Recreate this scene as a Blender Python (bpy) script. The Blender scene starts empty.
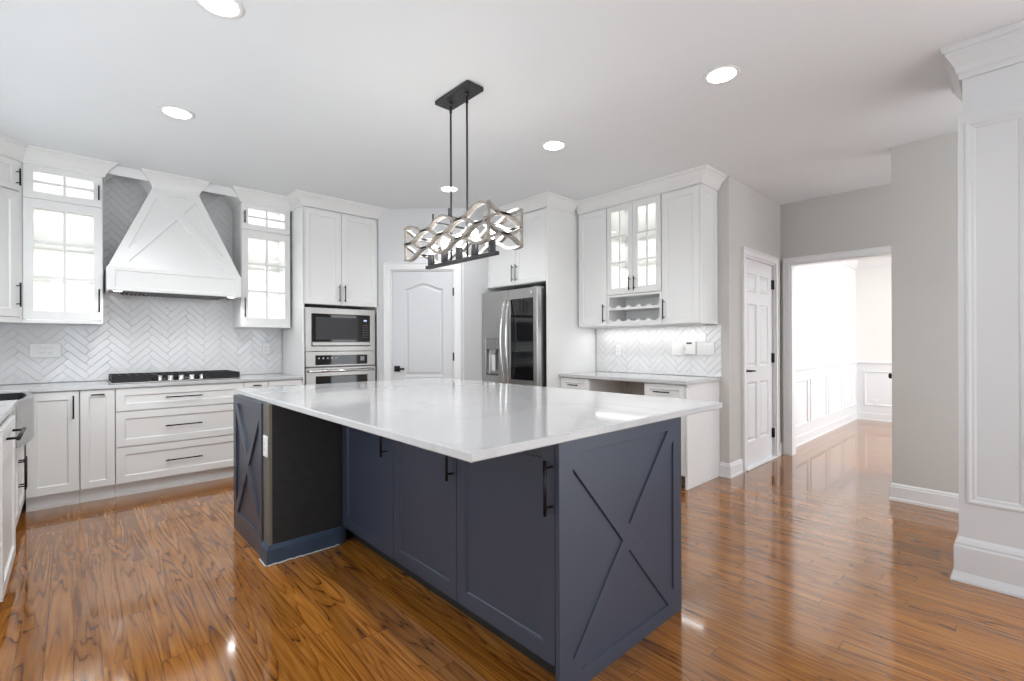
import bpy, bmesh, math, random
from mathutils import Vector, Matrix
from mathutils.geometry import delaunay_2d_cdt

S = bpy.context.scene
COL = S.collection
R = math.radians

# ------------------------------------------------------------------ camera
CAM_H, YAW, ROLL = 1.2175, 0.8223, 0.0033
_r = Vector((math.sin(YAW), -math.cos(YAW), 0)); _u = Vector((0, 0, 1))
_f = Vector((math.cos(YAW), math.sin(YAW), 0))
_R = (_r - ROLL * _u).normalized(); _U = (_u + ROLL * _r).normalized()
cam = bpy.data.cameras.new('camera'); cam_o = bpy.data.objects.new('camera', cam); COL.objects.link(cam_o)
cam.sensor_width = 36.0; cam.lens = 473.6 / 1024 * 36.0
cam.shift_y = 3.5 / 1024; cam.clip_start = 0.05; cam.clip_end = 100
M = Matrix((( _R.x, _U.x, -_f.x, 0), (_R.y, _U.y, -_f.y, 0), (_R.z, _U.z, -_f.z, CAM_H), (0, 0, 0, 1)))
cam_o.matrix_world = M
S.camera = cam_o

# ------------------------------------------------------------------ world, light, exposure
w = bpy.data.worlds.new('sky'); S.world = w; w.use_nodes = True
bg = w.node_tree.nodes['Background']
bg.inputs[0].default_value = (0.90, 0.95, 1.0, 1); bg.inputs[1].default_value = 3.0
S.view_settings.view_transform = 'Standard'; S.view_settings.look = 'None'
S.view_settings.exposure = 0.36; S.view_settings.gamma = 1.0
S.view_settings.use_curve_mapping = False
DOWNLIGHT_W, PENDANT_W, UNDERCAB_W, CABLIGHT_W = 1.05, 1.5, 1.6, .8
CEIL = 2.733

# ------------------------------------------------------------------ materials
def mat(name, col, rough=0.5, metal=0.0, spec=0.5, coat=0.0, noise=None, bump=0.0, emit=None, es=0.0):
    m = bpy.data.materials.new(name); m.use_nodes = True
    nt = m.node_tree; b = nt.nodes['Principled BSDF']
    b.inputs['Base Color'].default_value = (*col, 1); b.inputs['Roughness'].default_value = rough
    b.inputs['Metallic'].default_value = metal; b.inputs['Specular IOR Level'].default_value = spec
    b.inputs['Coat Weight'].default_value = coat; b.inputs['Coat Roughness'].default_value = 0.05
    if emit: b.inputs['Emission Color'].default_value = (*emit, 1); b.inputs['Emission Strength'].default_value = es
    if noise or bump:
        tc = nt.nodes.new('ShaderNodeTexCoord'); mp = nt.nodes.new('ShaderNodeMapping')
        nz = nt.nodes.new('ShaderNodeTexNoise'); nz.inputs['Detail'].default_value = 4
        sc = noise[0] if noise else (40, 40, 40)
        mp.inputs['Scale'].default_value = sc
        nz.inputs['Scale'].default_value = 1.0
        nt.links.new(tc.outputs['Object'], mp.inputs[0]); nt.links.new(mp.outputs[0], nz.inputs[0])
        if noise:
            rp = nt.nodes.new('ShaderNodeValToRGB'); k = noise[1]
            rp.color_ramp.elements[0].position = .3; rp.color_ramp.elements[1].position = .7
            rp.color_ramp.elements[0].color = (*[c * (1 - k) for c in col], 1)
            rp.color_ramp.elements[1].color = (*[min(1, c * (1 + k)) for c in col], 1)
            nt.links.new(nz.outputs[0], rp.inputs[0]); nt.links.new(rp.outputs[0], b.inputs['Base Color'])
        if bump:
            bp = nt.nodes.new('ShaderNodeBump'); bp.inputs['Strength'].default_value = bump; bp.inputs['Distance'].default_value = .002
            nt.links.new(nz.outputs[0], bp.inputs['Height']); nt.links.new(bp.outputs[0], b.inputs['Normal'])
    return m

WHITE = mat('white_cabinet_paint', (.80, .80, .79), .32, noise=((2, 2, 2), .01))
TRIM = mat('white_trim_paint', (.80, .80, .80), .3, noise=((2, 2, 2), .01))
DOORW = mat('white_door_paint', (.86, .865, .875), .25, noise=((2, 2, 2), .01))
PDOOR = mat('dimmed_pantry_door_paint', (.64, .65, .665), .3, noise=((2, 2, 2), .01))  # white door paint greyed to tone down the light falling on it
CEILM = mat('ceiling_paint', (.79, .815, .83), .8, noise=((1.5, 1.5, 1.5), .012))
GREIGE = mat('greige_wall_paint', (.575, .555, .525), .6, noise=((2, 2, 2), .015))
PALEW = mat('pale_wall_paint', (.68, .685, .695), .55, noise=((2, 2, 2), .01))
DINEW = mat('dining_wall_paint', (.82, .805, .775), .6, noise=((2, 2, 2), .01))
NAVY = mat('slate_navy_paint', (.037, .047, .073), .34, noise=((3, 3, 3), .04))
NAVYB = mat('deep_navy_base_paint', (.035, .058, .095), .4, noise=((9, 9, 9), .15))
BLACKP = mat('raw_black_panel', (.012, .012, .012), .6, noise=((20, 20, 20), .3))
RAWW = mat('bare_wood_edge', (.14, .125, .10), .5, noise=((60, 60, 3), .12))
BLACK = mat('matte_black_metal', (.012, .012, .013), .38, .6, noise=((30, 30, 30), .1))
IRON = mat('cast_iron', (.018, .018, .02), .55, .3, noise=((80, 80, 80), .2), bump=.3)
STEEL = mat('brushed_steel', (.42, .405, .385), .26, 1.0, noise=((3, 3, 260), .06), bump=.02)
STEELV = mat('brushed_steel_upright', (.50, .495, .485), .28, 1.0, noise=((260, 260, 3), .06), bump=.02)
STEELD = mat('dark_steel', (.16, .16, .165), .4, .9, noise=((30, 30, 30), .06))
CHROME = mat('polished_steel', (.72, .71, .70), .14, 1.0, noise=((5, 5, 5), .02))
BLKGLASS = mat('black_glass', (.006, .006, .007), .04, 0, .6, noise=((3, 3, 3), .1))
PLASTW = mat('white_plastic', (.82, .82, .81), .35, noise=((3, 3, 3), .01))
PLASTG = mat('grey_plastic', (.30, .31, .32), .4, noise=((3, 3, 3), .03))
GROUT = mat('grey_grout', (.68, .68, .68), .8, noise=((60, 60, 60), .08))
TILE = mat('glazed_white_tile', (.74, .74, .745), .09, 0, .5, noise=((4, 4, 4), .02))
PWOOD = mat('weathered_grey_wood', (.25, .225, .195), .6, noise=((50, 50, 50), .2))
PMETAL = mat('charcoal_metal', (.05, .05, .055), .45, .5, noise=((40, 40, 40), .25))
CAULK = mat('white_caulk', (.62, .62, .62), .6, noise=((70, 70, 70), .3))
LENS = mat('lamp_lens', (1, 1, 1), .5, emit=(1, .985, .96), es=6.0)
BULB = mat('bulb_glow', (1, 1, 1), .5, emit=(1, .96, .9), es=14.0)
LED = mat('display_glow', (.05, .06, .1), .3, emit=(.5, .6, 1.0), es=.9)
PRINT = mat('pale_print', (.55, .55, .56), .5, noise=((5, 5, 5), .02))
SCREEN = mat('grey_screen', (.06, .065, .065), .2, noise=((5, 5, 5), .05))

def glass_mat():
    m = bpy.data.materials.new('clear_glass'); m.use_nodes = True; nt = m.node_tree
    for n in list(nt.nodes): nt.nodes.remove(n)
    o = nt.nodes.new('ShaderNodeOutputMaterial'); mx = nt.nodes.new('ShaderNodeMixShader')
    tr = nt.nodes.new('ShaderNodeBsdfTransparent'); gl = nt.nodes.new('ShaderNodeBsdfGlossy')
    tr.inputs[0].default_value = (.97, .98, .975, 1); gl.inputs['Roughness'].default_value = .02
    lw = nt.nodes.new('ShaderNodeLayerWeight'); lw.inputs['Blend'].default_value = .5
    pw = nt.nodes.new('ShaderNodeMath'); pw.operation = 'POWER'; pw.inputs[1].default_value = 5
    fr = nt.nodes.new('ShaderNodeMath'); fr.operation = 'MULTIPLY_ADD'; fr.inputs[1].default_value = .96; fr.inputs[2].default_value = .04
    nt.links.new(lw.outputs['Facing'], pw.inputs[0]); nt.links.new(pw.outputs[0], fr.inputs[0])
    nt.links.new(fr.outputs[0], mx.inputs[0]); nt.links.new(tr.outputs[0], mx.inputs[1])
    nt.links.new(gl.outputs[0], mx.inputs[2]); nt.links.new(mx.outputs[0], o.inputs[0])
    return m
GLASS = glass_mat()

def quartz_mat():
    m = bpy.data.materials.new('white_quartz'); m.use_nodes = True; nt = m.node_tree; b = nt.nodes['Principled BSDF']
    tc = nt.nodes.new('ShaderNodeTexCoord'); nz = nt.nodes.new('ShaderNodeTexNoise')
    nz.inputs['Scale'].default_value = 1.1; nz.inputs['Detail'].default_value = 7; nz.inputs['Distortion'].default_value = 1.3
    nt.links.new(tc.outputs['Object'], nz.inputs[0])
    rp = nt.nodes.new('ShaderNodeValToRGB'); e = rp.color_ramp.elements
    e[0].position = .0; e[0].color = (.55, .55, .565, 1)
    e[1].position = 1; e[1].color = (.54, .54, .555, 1)
    for p, c in ((.48, .55), (.50, .505), (.52, .545)):
        q = e.new(p); q.color = (c, c, c * 1.01, 1)
    nt.links.new(nz.outputs[0], rp.inputs[0]); nt.links.new(rp.outputs[0], b.inputs['Base Color'])
    b.inputs['Roughness'].default_value = .07; b.inputs['Specular IOR Level'].default_value = .5
    return m
QUARTZ = quartz_mat()

def floor_mat():
    m = bpy.data.materials.new('oak_strip_floor'); m.use_nodes = True; nt = m.node_tree; L = nt.links.new
    b = nt.nodes['Principled BSDF']
    def N(t, **k):
        n = nt.nodes.new(t)
        for a, v in k.items(): setattr(n, a, v)
        return n
    def math_(op, a, bb=None, c=None):
        n = N('ShaderNodeMath', operation=op)
        for i, v in enumerate((a, bb, c)):
            if v is None: continue
            if isinstance(v, (int, float)): n.inputs[i].default_value = v
            else: L(v, n.inputs[i])
        return n.outputs[0]
    tc = N('ShaderNodeTexCoord'); sp = N('ShaderNodeSeparateXYZ'); L(tc.outputs['Object'], sp.inputs[0])
    W = .0825
    xs = math_('DIVIDE', sp.outputs[0], W); ix = math_('FLOOR', xs); fx = math_('FRACT', xs)
    wn = N('ShaderNodeTexWhiteNoise', noise_dimensions='1D'); L(ix, wn.inputs['W'])
    yo = math_('MULTIPLY_ADD', wn.outputs['Value'], 7.3, sp.outputs[1])
    ys = math_('DIVIDE', yo, 1.15); iy = math_('FLOOR', ys); fy = math_('FRACT', ys)
    cid = N('ShaderNodeCombineXYZ'); L(ix, cid.inputs[0]); L(iy, cid.inputs[1])
    wn2 = N('ShaderNodeTexWhiteNoise', noise_dimensions='2D'); L(cid.outputs[0], wn2.inputs['Vector'])
    # growth-ring field, different in each board
    gx = math_('MULTIPLY_ADD', wn2.outputs['Value'], 41.0, math_('MULTIPLY', sp.outputs[0], 9.0))
    gy = math_('MULTIPLY_ADD', wn2.outputs['Value'], 17.0, math_('MULTIPLY', sp.outputs[1], .62))
    cg = N('ShaderNodeCombineXYZ'); L(gx, cg.inputs[0]); L(gy, cg.inputs[1])
    nz = N('ShaderNodeTexNoise'); nz.inputs['Scale'].default_value = 1.0; nz.inputs['Detail'].default_value = 2.2
    nz.inputs['Roughness'].default_value = .45; nz.inputs['Distortion'].default_value = .35; L(cg.outputs[0], nz.inputs[0])
    ring = math_('FRACT', math_('MULTIPLY', nz.outputs[0], 13.0))
    rr = N('ShaderNodeValToRGB'); e = rr.color_ramp.elements
    e[0].position = 0; e[0].color = (.16, .16, .16, 1); e[1].position = 1; e[1].color = (.72, .72, .72, 1)
    for p, c in ((.06, .26), (.15, .60), (.34, .84), (.68, 1.0)):
        q = e.new(p); q.color = (c, c, c, 1)
    L(ring, rr.inputs[0])
    # fine pores
    cp = N('ShaderNodeCombineXYZ'); L(math_('MULTIPLY', sp.outputs[0], 320.0), cp.inputs[0]); L(math_('MULTIPLY', sp.outputs[1], 9.0), cp.inputs[1])
    pz = N('ShaderNodeTexNoise'); pz.inputs['Scale'].default_value = 1.0; pz.inputs['Detail'].default_value = 2; L(cp.outputs[0], pz.inputs[0])
    # broad strength mask of the grain
    mz = N('ShaderNodeTexNoise'); mz.inputs['Scale'].default_value = .7; mz.inputs['Detail'].default_value = 1; L(cg.outputs[0], mz.inputs[0])
    mk = N('ShaderNodeMapRange'); L(mz.outputs[0], mk.inputs[0]); mk.inputs[1].default_value = .36; mk.inputs[2].default_value = .58
    mk.inputs[3].default_value = .55; mk.inputs[4].default_value = 1.0
    rg = math_('SUBTRACT', 1.0, math_('MULTIPLY', mk.outputs[0], math_('SUBTRACT', 1.0, rr.outputs[0])))
    cs = N('ShaderNodeCombineXYZ'); L(math_('MULTIPLY_ADD', wn2.outputs['Value'], 90.0, math_('MULTIPLY', sp.outputs[0], 55.0)), cs.inputs[0]); L(math_('MULTIPLY', sp.outputs[1], 2.4), cs.inputs[1])
    sz = N('ShaderNodeTexNoise'); sz.inputs['Scale'].default_value = 1.0; sz.inputs['Detail'].default_value = 3; L(cs.outputs[0], sz.inputs[0])
    g0 = math_('MULTIPLY_ADD', pz.outputs[0], .32, math_('MULTIPLY', rg, .58))
    g = math_('ADD', g0, math_('MULTIPLY', math_('SUBTRACT', sz.outputs[0], .36), .75))
    tone = N('ShaderNodeValToRGB'); e = tone.color_ramp.elements
    e[0].position = .12; e[0].color = FL[0]; e[1].position = 1.0; e[1].color = FL[3]
    q = e.new(.42); q.color = FL[1]; q = e.new(.72); q.color = FL[2]
    L(g, tone.inputs[0])
    brd = N('ShaderNodeValToRGB'); e = brd.color_ramp.elements
    e[0].color = (.82, .80, .78, 1); e[1].color = (1.12, 1.11, 1.09, 1)
    L(wn2.outputs['Value'], brd.inputs[0])
    mul = N('ShaderNodeMix', data_type='RGBA', blend_type='MULTIPLY'); mul.inputs[0].default_value = 1
    L(tone.outputs[0], mul.inputs[6]); L(brd.outputs[0], mul.inputs[7])
    # seams
    ex = math_('MINIMUM', fx, math_('SUBTRACT', 1.0, fx)); ey = math_('MINIMUM', fy, math_('SUBTRACT', 1.0, fy))
    sx = math_('GREATER_THAN', ex, .010); sy = math_('GREATER_THAN', ey, .0009)
    seam = math_('MULTIPLY', sx, sy)
    smx = N('ShaderNodeMix', data_type='RGBA'); L(seam, smx.inputs[0])
    smx.inputs[6].default_value = (.10, .042, .010, 1); L(mul.outputs[2], smx.inputs[7])
    L(smx.outputs[2], b.inputs['Base Color'])
    bz = N('ShaderNodeTexNoise'); bz.inputs['Scale'].default_value = 5; L(tc.outputs['Object'], bz.inputs[0])
    bsum = math_('MULTIPLY_ADD', seam, .35, math_('MULTIPLY', bz.outputs[0], .8))
    bp = N('ShaderNodeBump'); bp.inputs['Strength'].default_value = .05; bp.inputs['Distance'].default_value = .003
    L(bsum, bp.inputs['Height']); L(bp.outputs[0], b.inputs['Normal'])
    b.inputs['Roughness'].default_value = .10; b.inputs['Specular IOR Level'].default_value = .85
    b.inputs['Coat Weight'].default_value = .3; b.inputs['Coat Roughness'].default_value = .05
    return m
FL = ((.036, .011, .002, 1), (.135, .043, .006, 1), (.29, .105, .015, 1), (.42, .18, .036, 1))
FLOOR = floor_mat()

# ------------------------------------------------------------------ mesh helpers
def area2(p): return sum(p[i][0] * p[(i + 1) % len(p)][1] - p[(i + 1) % len(p)][0] * p[i][1] for i in range(len(p)))
def ccw(p): return list(p) if area2(p) > 0 else list(reversed(p))
def inset(p, d):
    if abs(d) < 1e-9: return list(p)
    n = len(p); out = []
    for i in range(n):
        a, b, c = Vector(p[i - 1]), Vector(p[i]), Vector(p[(i + 1) % n])
        e1 = (b - a).normalized(); e2 = (c - b).normalized()
        n1 = Vector((-e1.y, e1.x)); n2 = Vector((-e2.y, e2.x)); m = n1 + n2
        k = max(.2, 1 + n1.dot(n2))
        out.append(tuple(b + m * (d / k)))
    return out
def inpoly(x, y, p):
    c = False; n = len(p); j = n - 1
    for i in range(n):
        if (p[i][1] > y) != (p[j][1] > y) and x < (p[j][0] - p[i][0]) * (y - p[i][1]) / (p[j][1] - p[i][1]) + p[i][0]: c = not c
        j = i
    return c
def clip(poly, a, b, c):
    """keep the part of a polygon where a*x+b*y+c >= 0"""
    out = []
    for i in range(len(poly)):
        p, q = poly[i - 1], poly[i]; sp = a * p[0] + b * p[1] + c; sq = a * q[0] + b * q[1] + c
        if (sp >= 0) != (sq >= 0):
            t = sp / (sp - sq); out.append((p[0] + t * (q[0] - p[0]), p[1] + t * (q[1] - p[1])))
        if sq >= 0: out.append(tuple(q))
    return out
def rect(x0, x1, z0, z1): return [(x0, z0), (x1, z0), (x1, z1), (x0, z1)]
def arch_rect(x0, x1, z0, zs, zp, n=14):
    """rectangle whose top edge swells into a cathedral arch"""
    pts = [(x0, z0), (x1, z0)]
    for i in range(n + 1):
        t = i / n; x = x1 + (x0 - x1) * t
        pts.append((x, zs + (zp - zs) * (.5 - .5 * math.cos(2 * math.pi * t)) ** 1.0))
    return pts
def x_pockets(q, fr, half):
    """four recesses left between a frame and an X brace inside quadrilateral q"""
    q = inset(ccw(q), fr) if not isinstance(fr, (tuple, list)) else ccw(q)
    res = []
    def line(p, r):
        d = (Vector(r) - Vector(p)).normalized(); a, b = -d.y, d.x
        return a, b, -(a * p[0] + b * p[1])
    l1, l2 = line(q[0], q[2]), line(q[1], q[3])
    for s1 in (1, -1):
        for s2 in (1, -1):
            p = clip(q, s1 * l1[0], s1 * l1[1], s1 * l1[2] - half)
            if len(p) > 2: p = clip(p, s2 * l2[0], s2 * l2[1], s2 * l2[2] - half)
            r = []
            for v in p:
                if not r or (Vector(v) - Vector(r[-1])).length > 1e-4: r.append(v)
            if len(r) > 2 and abs(area2(r)) > 1e-4: res.append(ccw(r))
    return res

class MB:
    def __init__(s): s.v = []; s.f = []; s.sm = []
    def add(s, vs, fs, smooth=False, M=None):
        o = len(s.v)
        s.v += [tuple(M @ Vector(v)) if M else tuple(v) for v in vs]
        s.f += [tuple(o + i for i in f) for f in fs]; s.sm += [smooth] * len(fs)
        return s
    def box(s, x0, x1, y0, y1, z0, z1, M=None):
        vs = [(x, y, z) for z in (z0, z1) for y in (y0, y1) for x in (x0, x1)]
        return s.add(vs, [(0, 2, 3, 1), (4, 5, 7, 6), (0, 1, 5, 4), (2, 6, 7, 3), (0, 4, 6, 2), (1, 3, 7, 5)], M=M)
    def open_box(s, x0, x1, y0, y1, z0, z1, t, M=None):
        """box open at the front (y0) with wall thickness t"""
        o = [(x0, z0), (x1, z0), (x1, z1), (x0, z1)]; i = [(x0 + t, z0 + t), (x1 - t, z0 + t), (x1 - t, z1 - t), (x0 + t, z1 - t)]
        vs = [(a, y0, c) for a, c in o] + [(a, y1, c) for a, c in o] + [(a, y0, c) for a, c in i] + [(a, y1 - t, c) for a, c in i]
        fs = [(7, 6, 5, 4), (12, 13, 14, 15)]
        for k in range(4):
            n = (k + 1) % 4
            fs += [(k, n, 4 + n, 4 + k), (8 + n, 8 + k, 12 + k, 12 + n), (n, k, 8 + k, 8 + n)]
        return s.add(vs, fs, M=M)
    def cyl(s, p0, p1, r, n=12, r2=None, M=None):
        p0, p1 = Vector(p0), Vector(p1); d = (p1 - p0).normalized(); a = d.orthogonal().normalized(); b = d.cross(a)
        r2 = r if r2 is None else r2
        vs = [p + (a * math.cos(2 * math.pi * i / n) + b * math.sin(2 * math.pi * i / n)) * q for p, q in ((p0, r), (p1, r2)) for i in range(n)]
        s.add(vs, [(i, (i + 1) % n, n + (i + 1) % n, n + i) for i in range(n)], True, M)
        o = len(s.v) - 2 * n
        s.f += [tuple(o + i for i in reversed(range(n))), tuple(o + n + i for i in range(n))]; s.sm += [False, False]
        return s
    def tube(s, path, r, n=8, closed=False, sec=None, up=None, M=None, smooth=True):
        """sweep a section (list of (a,b)) or a circle along a 3-D path"""
        P = [Vector(p) for p in path]; m = len(P)
        sec = sec or [(math.cos(2 * math.pi * i / n) * r, math.sin(2 * math.pi * i / n) * r) for i in range(n)]
        n = len(sec); vs = []; pa = None
        for i in range(m):
            t = (P[(i + 1) % m] - P[i - 1]) if closed or 0 < i < m - 1 else (P[1] - P[0] if i == 0 else P[-1] - P[-2])
            t.normalize()
            if up: a = Vector(up(i) if callable(up) else up)
            else: a = pa if pa is not None else t.orthogonal()
            a = (a - t * a.dot(t)).normalized(); pa = a; b = t.cross(a)
            vs += [P[i] + a * q[0] + b * q[1] for q in sec]
        fs = []
        for i in range(m if closed else m - 1):
            j = (i + 1) % m
            fs += [(i * n + k, i * n + (k + 1) % n, j * n + (k + 1) % n, j * n + k) for k in range(n)]
        if not closed: fs += [tuple(reversed(range(n))), tuple((m - 1) * n + k for k in range(n))]
        return s.add(vs, fs, smooth, M)
    def lathe(s, prof, c=(0, 0, 0), n=24, M=None, smooth=True):
        vs = []; fs = []; m = len(prof)
        for i in range(n):
            a = 2 * math.pi * i / n
            vs += [(c[0] + r * math.cos(a), c[1] + r * math.sin(a), c[2] + z) for r, z in prof]
        for i in range(n):
            j = (i + 1) % n
            fs += [(i * m + k, j * m + k, j * m + k + 1, i * m + k + 1) for k in range(m - 1)]
        fs += [tuple(i * m + m - 1 for i in range(n)), tuple(i * m for i in reversed(range(n)))]
        return s.add(vs, fs, smooth, M)
    def prism(s, poly, z0, z1, M=None):
        p = ccw(poly); n = len(p)
        vs = [(x, y, z0) for x, y in p] + [(x, y, z1) for x, y in p]
        return s.add(vs, [tuple(reversed(range(n))), tuple(range(n, 2 * n))] + [(i, (i + 1) % n, n + (i + 1) % n, n + i) for i in range(n)], M=M)
    def sweep(s, path, prof, M=None):
        """mitred moulding: path in plan, profile (out, z) closed; 'out' is to the right of travel"""
        P = [Vector(p) for p in path]; m = len(P); n = len(prof); vs = []
        for i in range(m):
            d1 = (P[i] - P[i - 1]).normalized() if i else (P[1] - P[0]).normalized()
            d2 = (P[i + 1] - P[i]).normalized() if i < m - 1 else d1
            n1 = Vector((d1.y, -d1.x)); n2 = Vector((d2.y, -d2.x)); k = (n1 + n2) / (1 + n1.dot(n2))
            vs += [(P[i].x + k.x * o, P[i].y + k.y * o, z) for o, z in prof]
        fs = [(i * n + j, (i + 1) * n + j, (i + 1) * n + (j + 1) % n, i * n + (j + 1) % n) for i in range(m - 1) for j in range(n)]
        fs += [tuple(range(n)), tuple(reversed(range((m - 1) * n, m * n)))]
        return s.add(vs, fs, M=M)
    def relief(s, outer, holes=(), y=0.0, th=.02, levels=((0, .008),), through=False, M=None):
        """slab in the x-z plane, front at y; each hole is a stepped recess, or goes right through"""
        outer = ccw(outer); holes = [ccw(h) for h in holes]
        def flat(yy, out, hs):
            pts = list(out); edges = [(i, (i + 1) % len(out)) for i in range(len(out))]
            for h in hs:
                o = len(pts); pts += h; edges += [(o + i, o + (i + 1) % len(h)) for i in range(len(h))]
            r = delaunay_2d_cdt([Vector(p) for p in pts], edges, [], 0, 1e-6)
            fs = []
            for f in r[2]:
                cx = sum(r[0][i][0] for i in f) / len(f); cz = sum(r[0][i][1] for i in f) / len(f)
                if inpoly(cx, cz, out) and not any(inpoly(cx, cz, h) for h in hs): fs.append(tuple(f))
            s.add([(p[0], yy, p[1]) for p in r[0]], fs, M=M)
        def wall(p, ya, q, yb):
            n = len(p)
            s.add([(a, ya, b) for a, b in p] + [(a, yb, b) for a, b in q], [(i, (i + 1) % n, n + (i + 1) % n, n + i) for i in range(n)], M=M)
        flat(y, outer, holes); wall(outer, y, outer, y + th)
        if through:
            flat(y + th, outer, holes)
            for h in holes: wall(h, y, h, y + th)
        else:
            s.add([(a, y + th, b) for a, b in outer], [tuple(range(len(outer)))], M=M)
            for h in holes:
                p, yy = h, y
                for ins, d in levels:
                    q = inset(h, ins); wall(p, yy, q, y + d); p, yy = q, y + d
                s.add([(a, yy, b) for a, b in p], [tuple(range(len(p)))], M=M)
        return s
    def build(s, name, material, parent=None, bevel=0.0, seg=1):
        me = bpy.data.meshes.new(name); me.from_pydata(s.v, [], s.f)
        me.polygons.foreach_set('use_smooth', s.sm); me.update()
        bm = bmesh.new(); bm.from_mesh(me)
        bmesh.ops.remove_doubles(bm, verts=bm.verts, dist=2e-5)
        bmesh.ops.recalc_face_normals(bm, faces=bm.faces)
        bm.to_mesh(me); bm.free()
        me.materials.append(material)
        o = bpy.data.objects.new(name, me); COL.objects.link(o)
        if parent: o.parent = parent
        if bevel:
            b = o.modifiers.new('bevel', 'BEVEL'); b.width = bevel; b.segments = seg; b.limit_method = 'ANGLE'; b.angle_limit = R(40)
            b.harden_normals = False
        return o

def tag(o, label=None, cat=None, group=None, kind=None):
    if label: o['label'] = label
    if cat: o['category'] = cat
    if group: o['group'] = group
    if kind: o['kind'] = kind
    return o
def thing(name, label, cat, loc=(0, 0, 0), rot=0.0, group=None):
    o = bpy.data.objects.new(name, None); o.empty_display_size = .1; COL.objects.link(o)
    o.location = loc; o.rotation_euler = (0, 0, R(rot))
    return tag(o, label, cat, group)
def struct(name, mb, m, label=None, bevel=0, loc=None, rot=0):
    o = mb.build(name, m, None, bevel)
    if loc: o.location = loc; o.rotation_euler = (0, 0, R(rot))
    tag(o, label, None, None, 'structure'); return o
def lamp(name, kind, parent, loc, watts, size=.1, size_y=None, col=(1, .97, .92), rot=(0, 0, 0), blend=None):
    l = bpy.data.lights.new(name, kind); l.energy = watts; l.color = col
    if kind == 'AREA':
        l.size = size
        if size_y: l.shape = 'RECTANGLE'; l.size_y = size_y
        else: l.shape = 'DISK'
    else:
        l.shadow_soft_size = size
        if kind == 'SPOT': l.spot_size = R(152); l.spot_blend = .75
    o = bpy.data.objects.new(name, l); COL.objects.link(o); o.location = loc; o.rotation_euler = rot
    if parent: o.parent = parent
    return o

# profiles
CROWN = [(0, -.118), (.012, -.118), (.014, -.104), (.020, -.098), (.030, -.080), (.048, -.052), (.068, -.032), (.074, -.026),
         (.074, -.018), (.086, -.014), (.090, -.006), (.090, 0), (0, 0)]
def crown_prof(scale=1.0, dz=0): return [(o * scale, dz + z * scale) for o, z in CROWN]
BASEP = [(0, 0), (.018, 0), (.018, .018), (.014, .024), (.014, .105), (.010, .112), (.010, .122), (.004, .132), (0, .132)]
CASP = .075

# cabinet pieces -----------------------------------------------------
def handle(parent, kind, x, a, b, z=None, yf=0.0, r=.0055, off=.032):
    """bar pull: 'v' runs a..b in z at x, 'h' runs a..b in x at height z"""
    m = MB(); q = .022
    if kind == 'v':
        m.cyl((x, yf - off, a), (x, yf - off, b), r)
        for zz in (a + q, b - q): m.cyl((x, yf + .0005, zz), (x, yf - off, zz), r * .8, 8)
    else:
        m.cyl((a, yf - off, z), (b, yf - off, z), r)
        for xx in (a + q, b - q): m.cyl((xx, yf + .0005, z), (xx, yf - off, z), r * .8, 8)
    return m.build('handle', BLACK, parent)
def shaker(parent, x0, x1, z0, z1, rail=.06, h=None, m=None, name='door', rec=.010, y=0.0):
    mb = MB().relief(rect(x0, x1, z0, z1), [rect(x0 + rail, x1 - rail, z0 + rail, z1 - rail)], y, .02, ((.0, rec * .4), (.006, rec)))
    d = mb.build(name, m or WHITE, parent, .0015)
    if h: handle(d, *h, yf=y)
    return d
def glass_door(parent, x0, x1, z0, z1, opening, cols, rows, h=None, bar=.018):
    gx0, gx1, gz0, gz1 = opening; cw = (gx1 - gx0 - bar * (cols - 1)) / cols; ch = (gz1 - gz0 - bar * (rows - 1)) / rows
    holes = [rect(gx0 + i * (cw + bar), gx0 + i * (cw + bar) + cw, gz0 + j * (ch + bar), gz0 + j * (ch + bar) + ch) for i in range(cols) for j in range(rows)]
    d = MB().relief(rect(x0, x1, z0, z1), holes, 0, .02, through=True).build('glass_door', WHITE, parent, .0012)
    MB().box(gx0 - .008, gx1 + .008, .009, .012, gz0 - .008, gz1 + .008).build('glass_pane', GLASS, d)
    if h: handle(d, *h)
    return d
def crown_part(parent, path, name='crown', sc=1.0): return MB().sweep(path, crown_prof(sc, CEIL - .0005)).build(name, WHITE, parent)

# ================================================================== SETTING
HW, FW, HALLY, OPX, GRX = 5.534, 4.35, 1.80, 5.693, 4.654     # hood wall, fridge wall, hall wall, opening wall, grey wall
LW = -.885
mb = MB().box(-1.2, 9.4, -2.6, 6.2, -.06, 0); struct('floor', mb, FLOOR, 'glossy honey oak strip floor')
mb = MB().prism([(-1.2, -2.6), (5.82, -2.6), (5.82, .45), (9.4, .45), (9.4, 6.2), (-1.2, 6.2)], CEIL, CEIL + .08); struct('ceiling', mb, CEILM, 'flat white ceiling')
struct('wall_back', MB().box(LW - .12, FW + .12, HW, HW + .12, 0, CEIL), PALEW, 'back wall behind the cooktop')
def notch(x0, x1, a, b, zt): return [(x0, 0), (a, 0), (a, zt), (b, zt), (b, 0), (x1, 0), (x1, CEIL), (x0, CEIL)]
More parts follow.
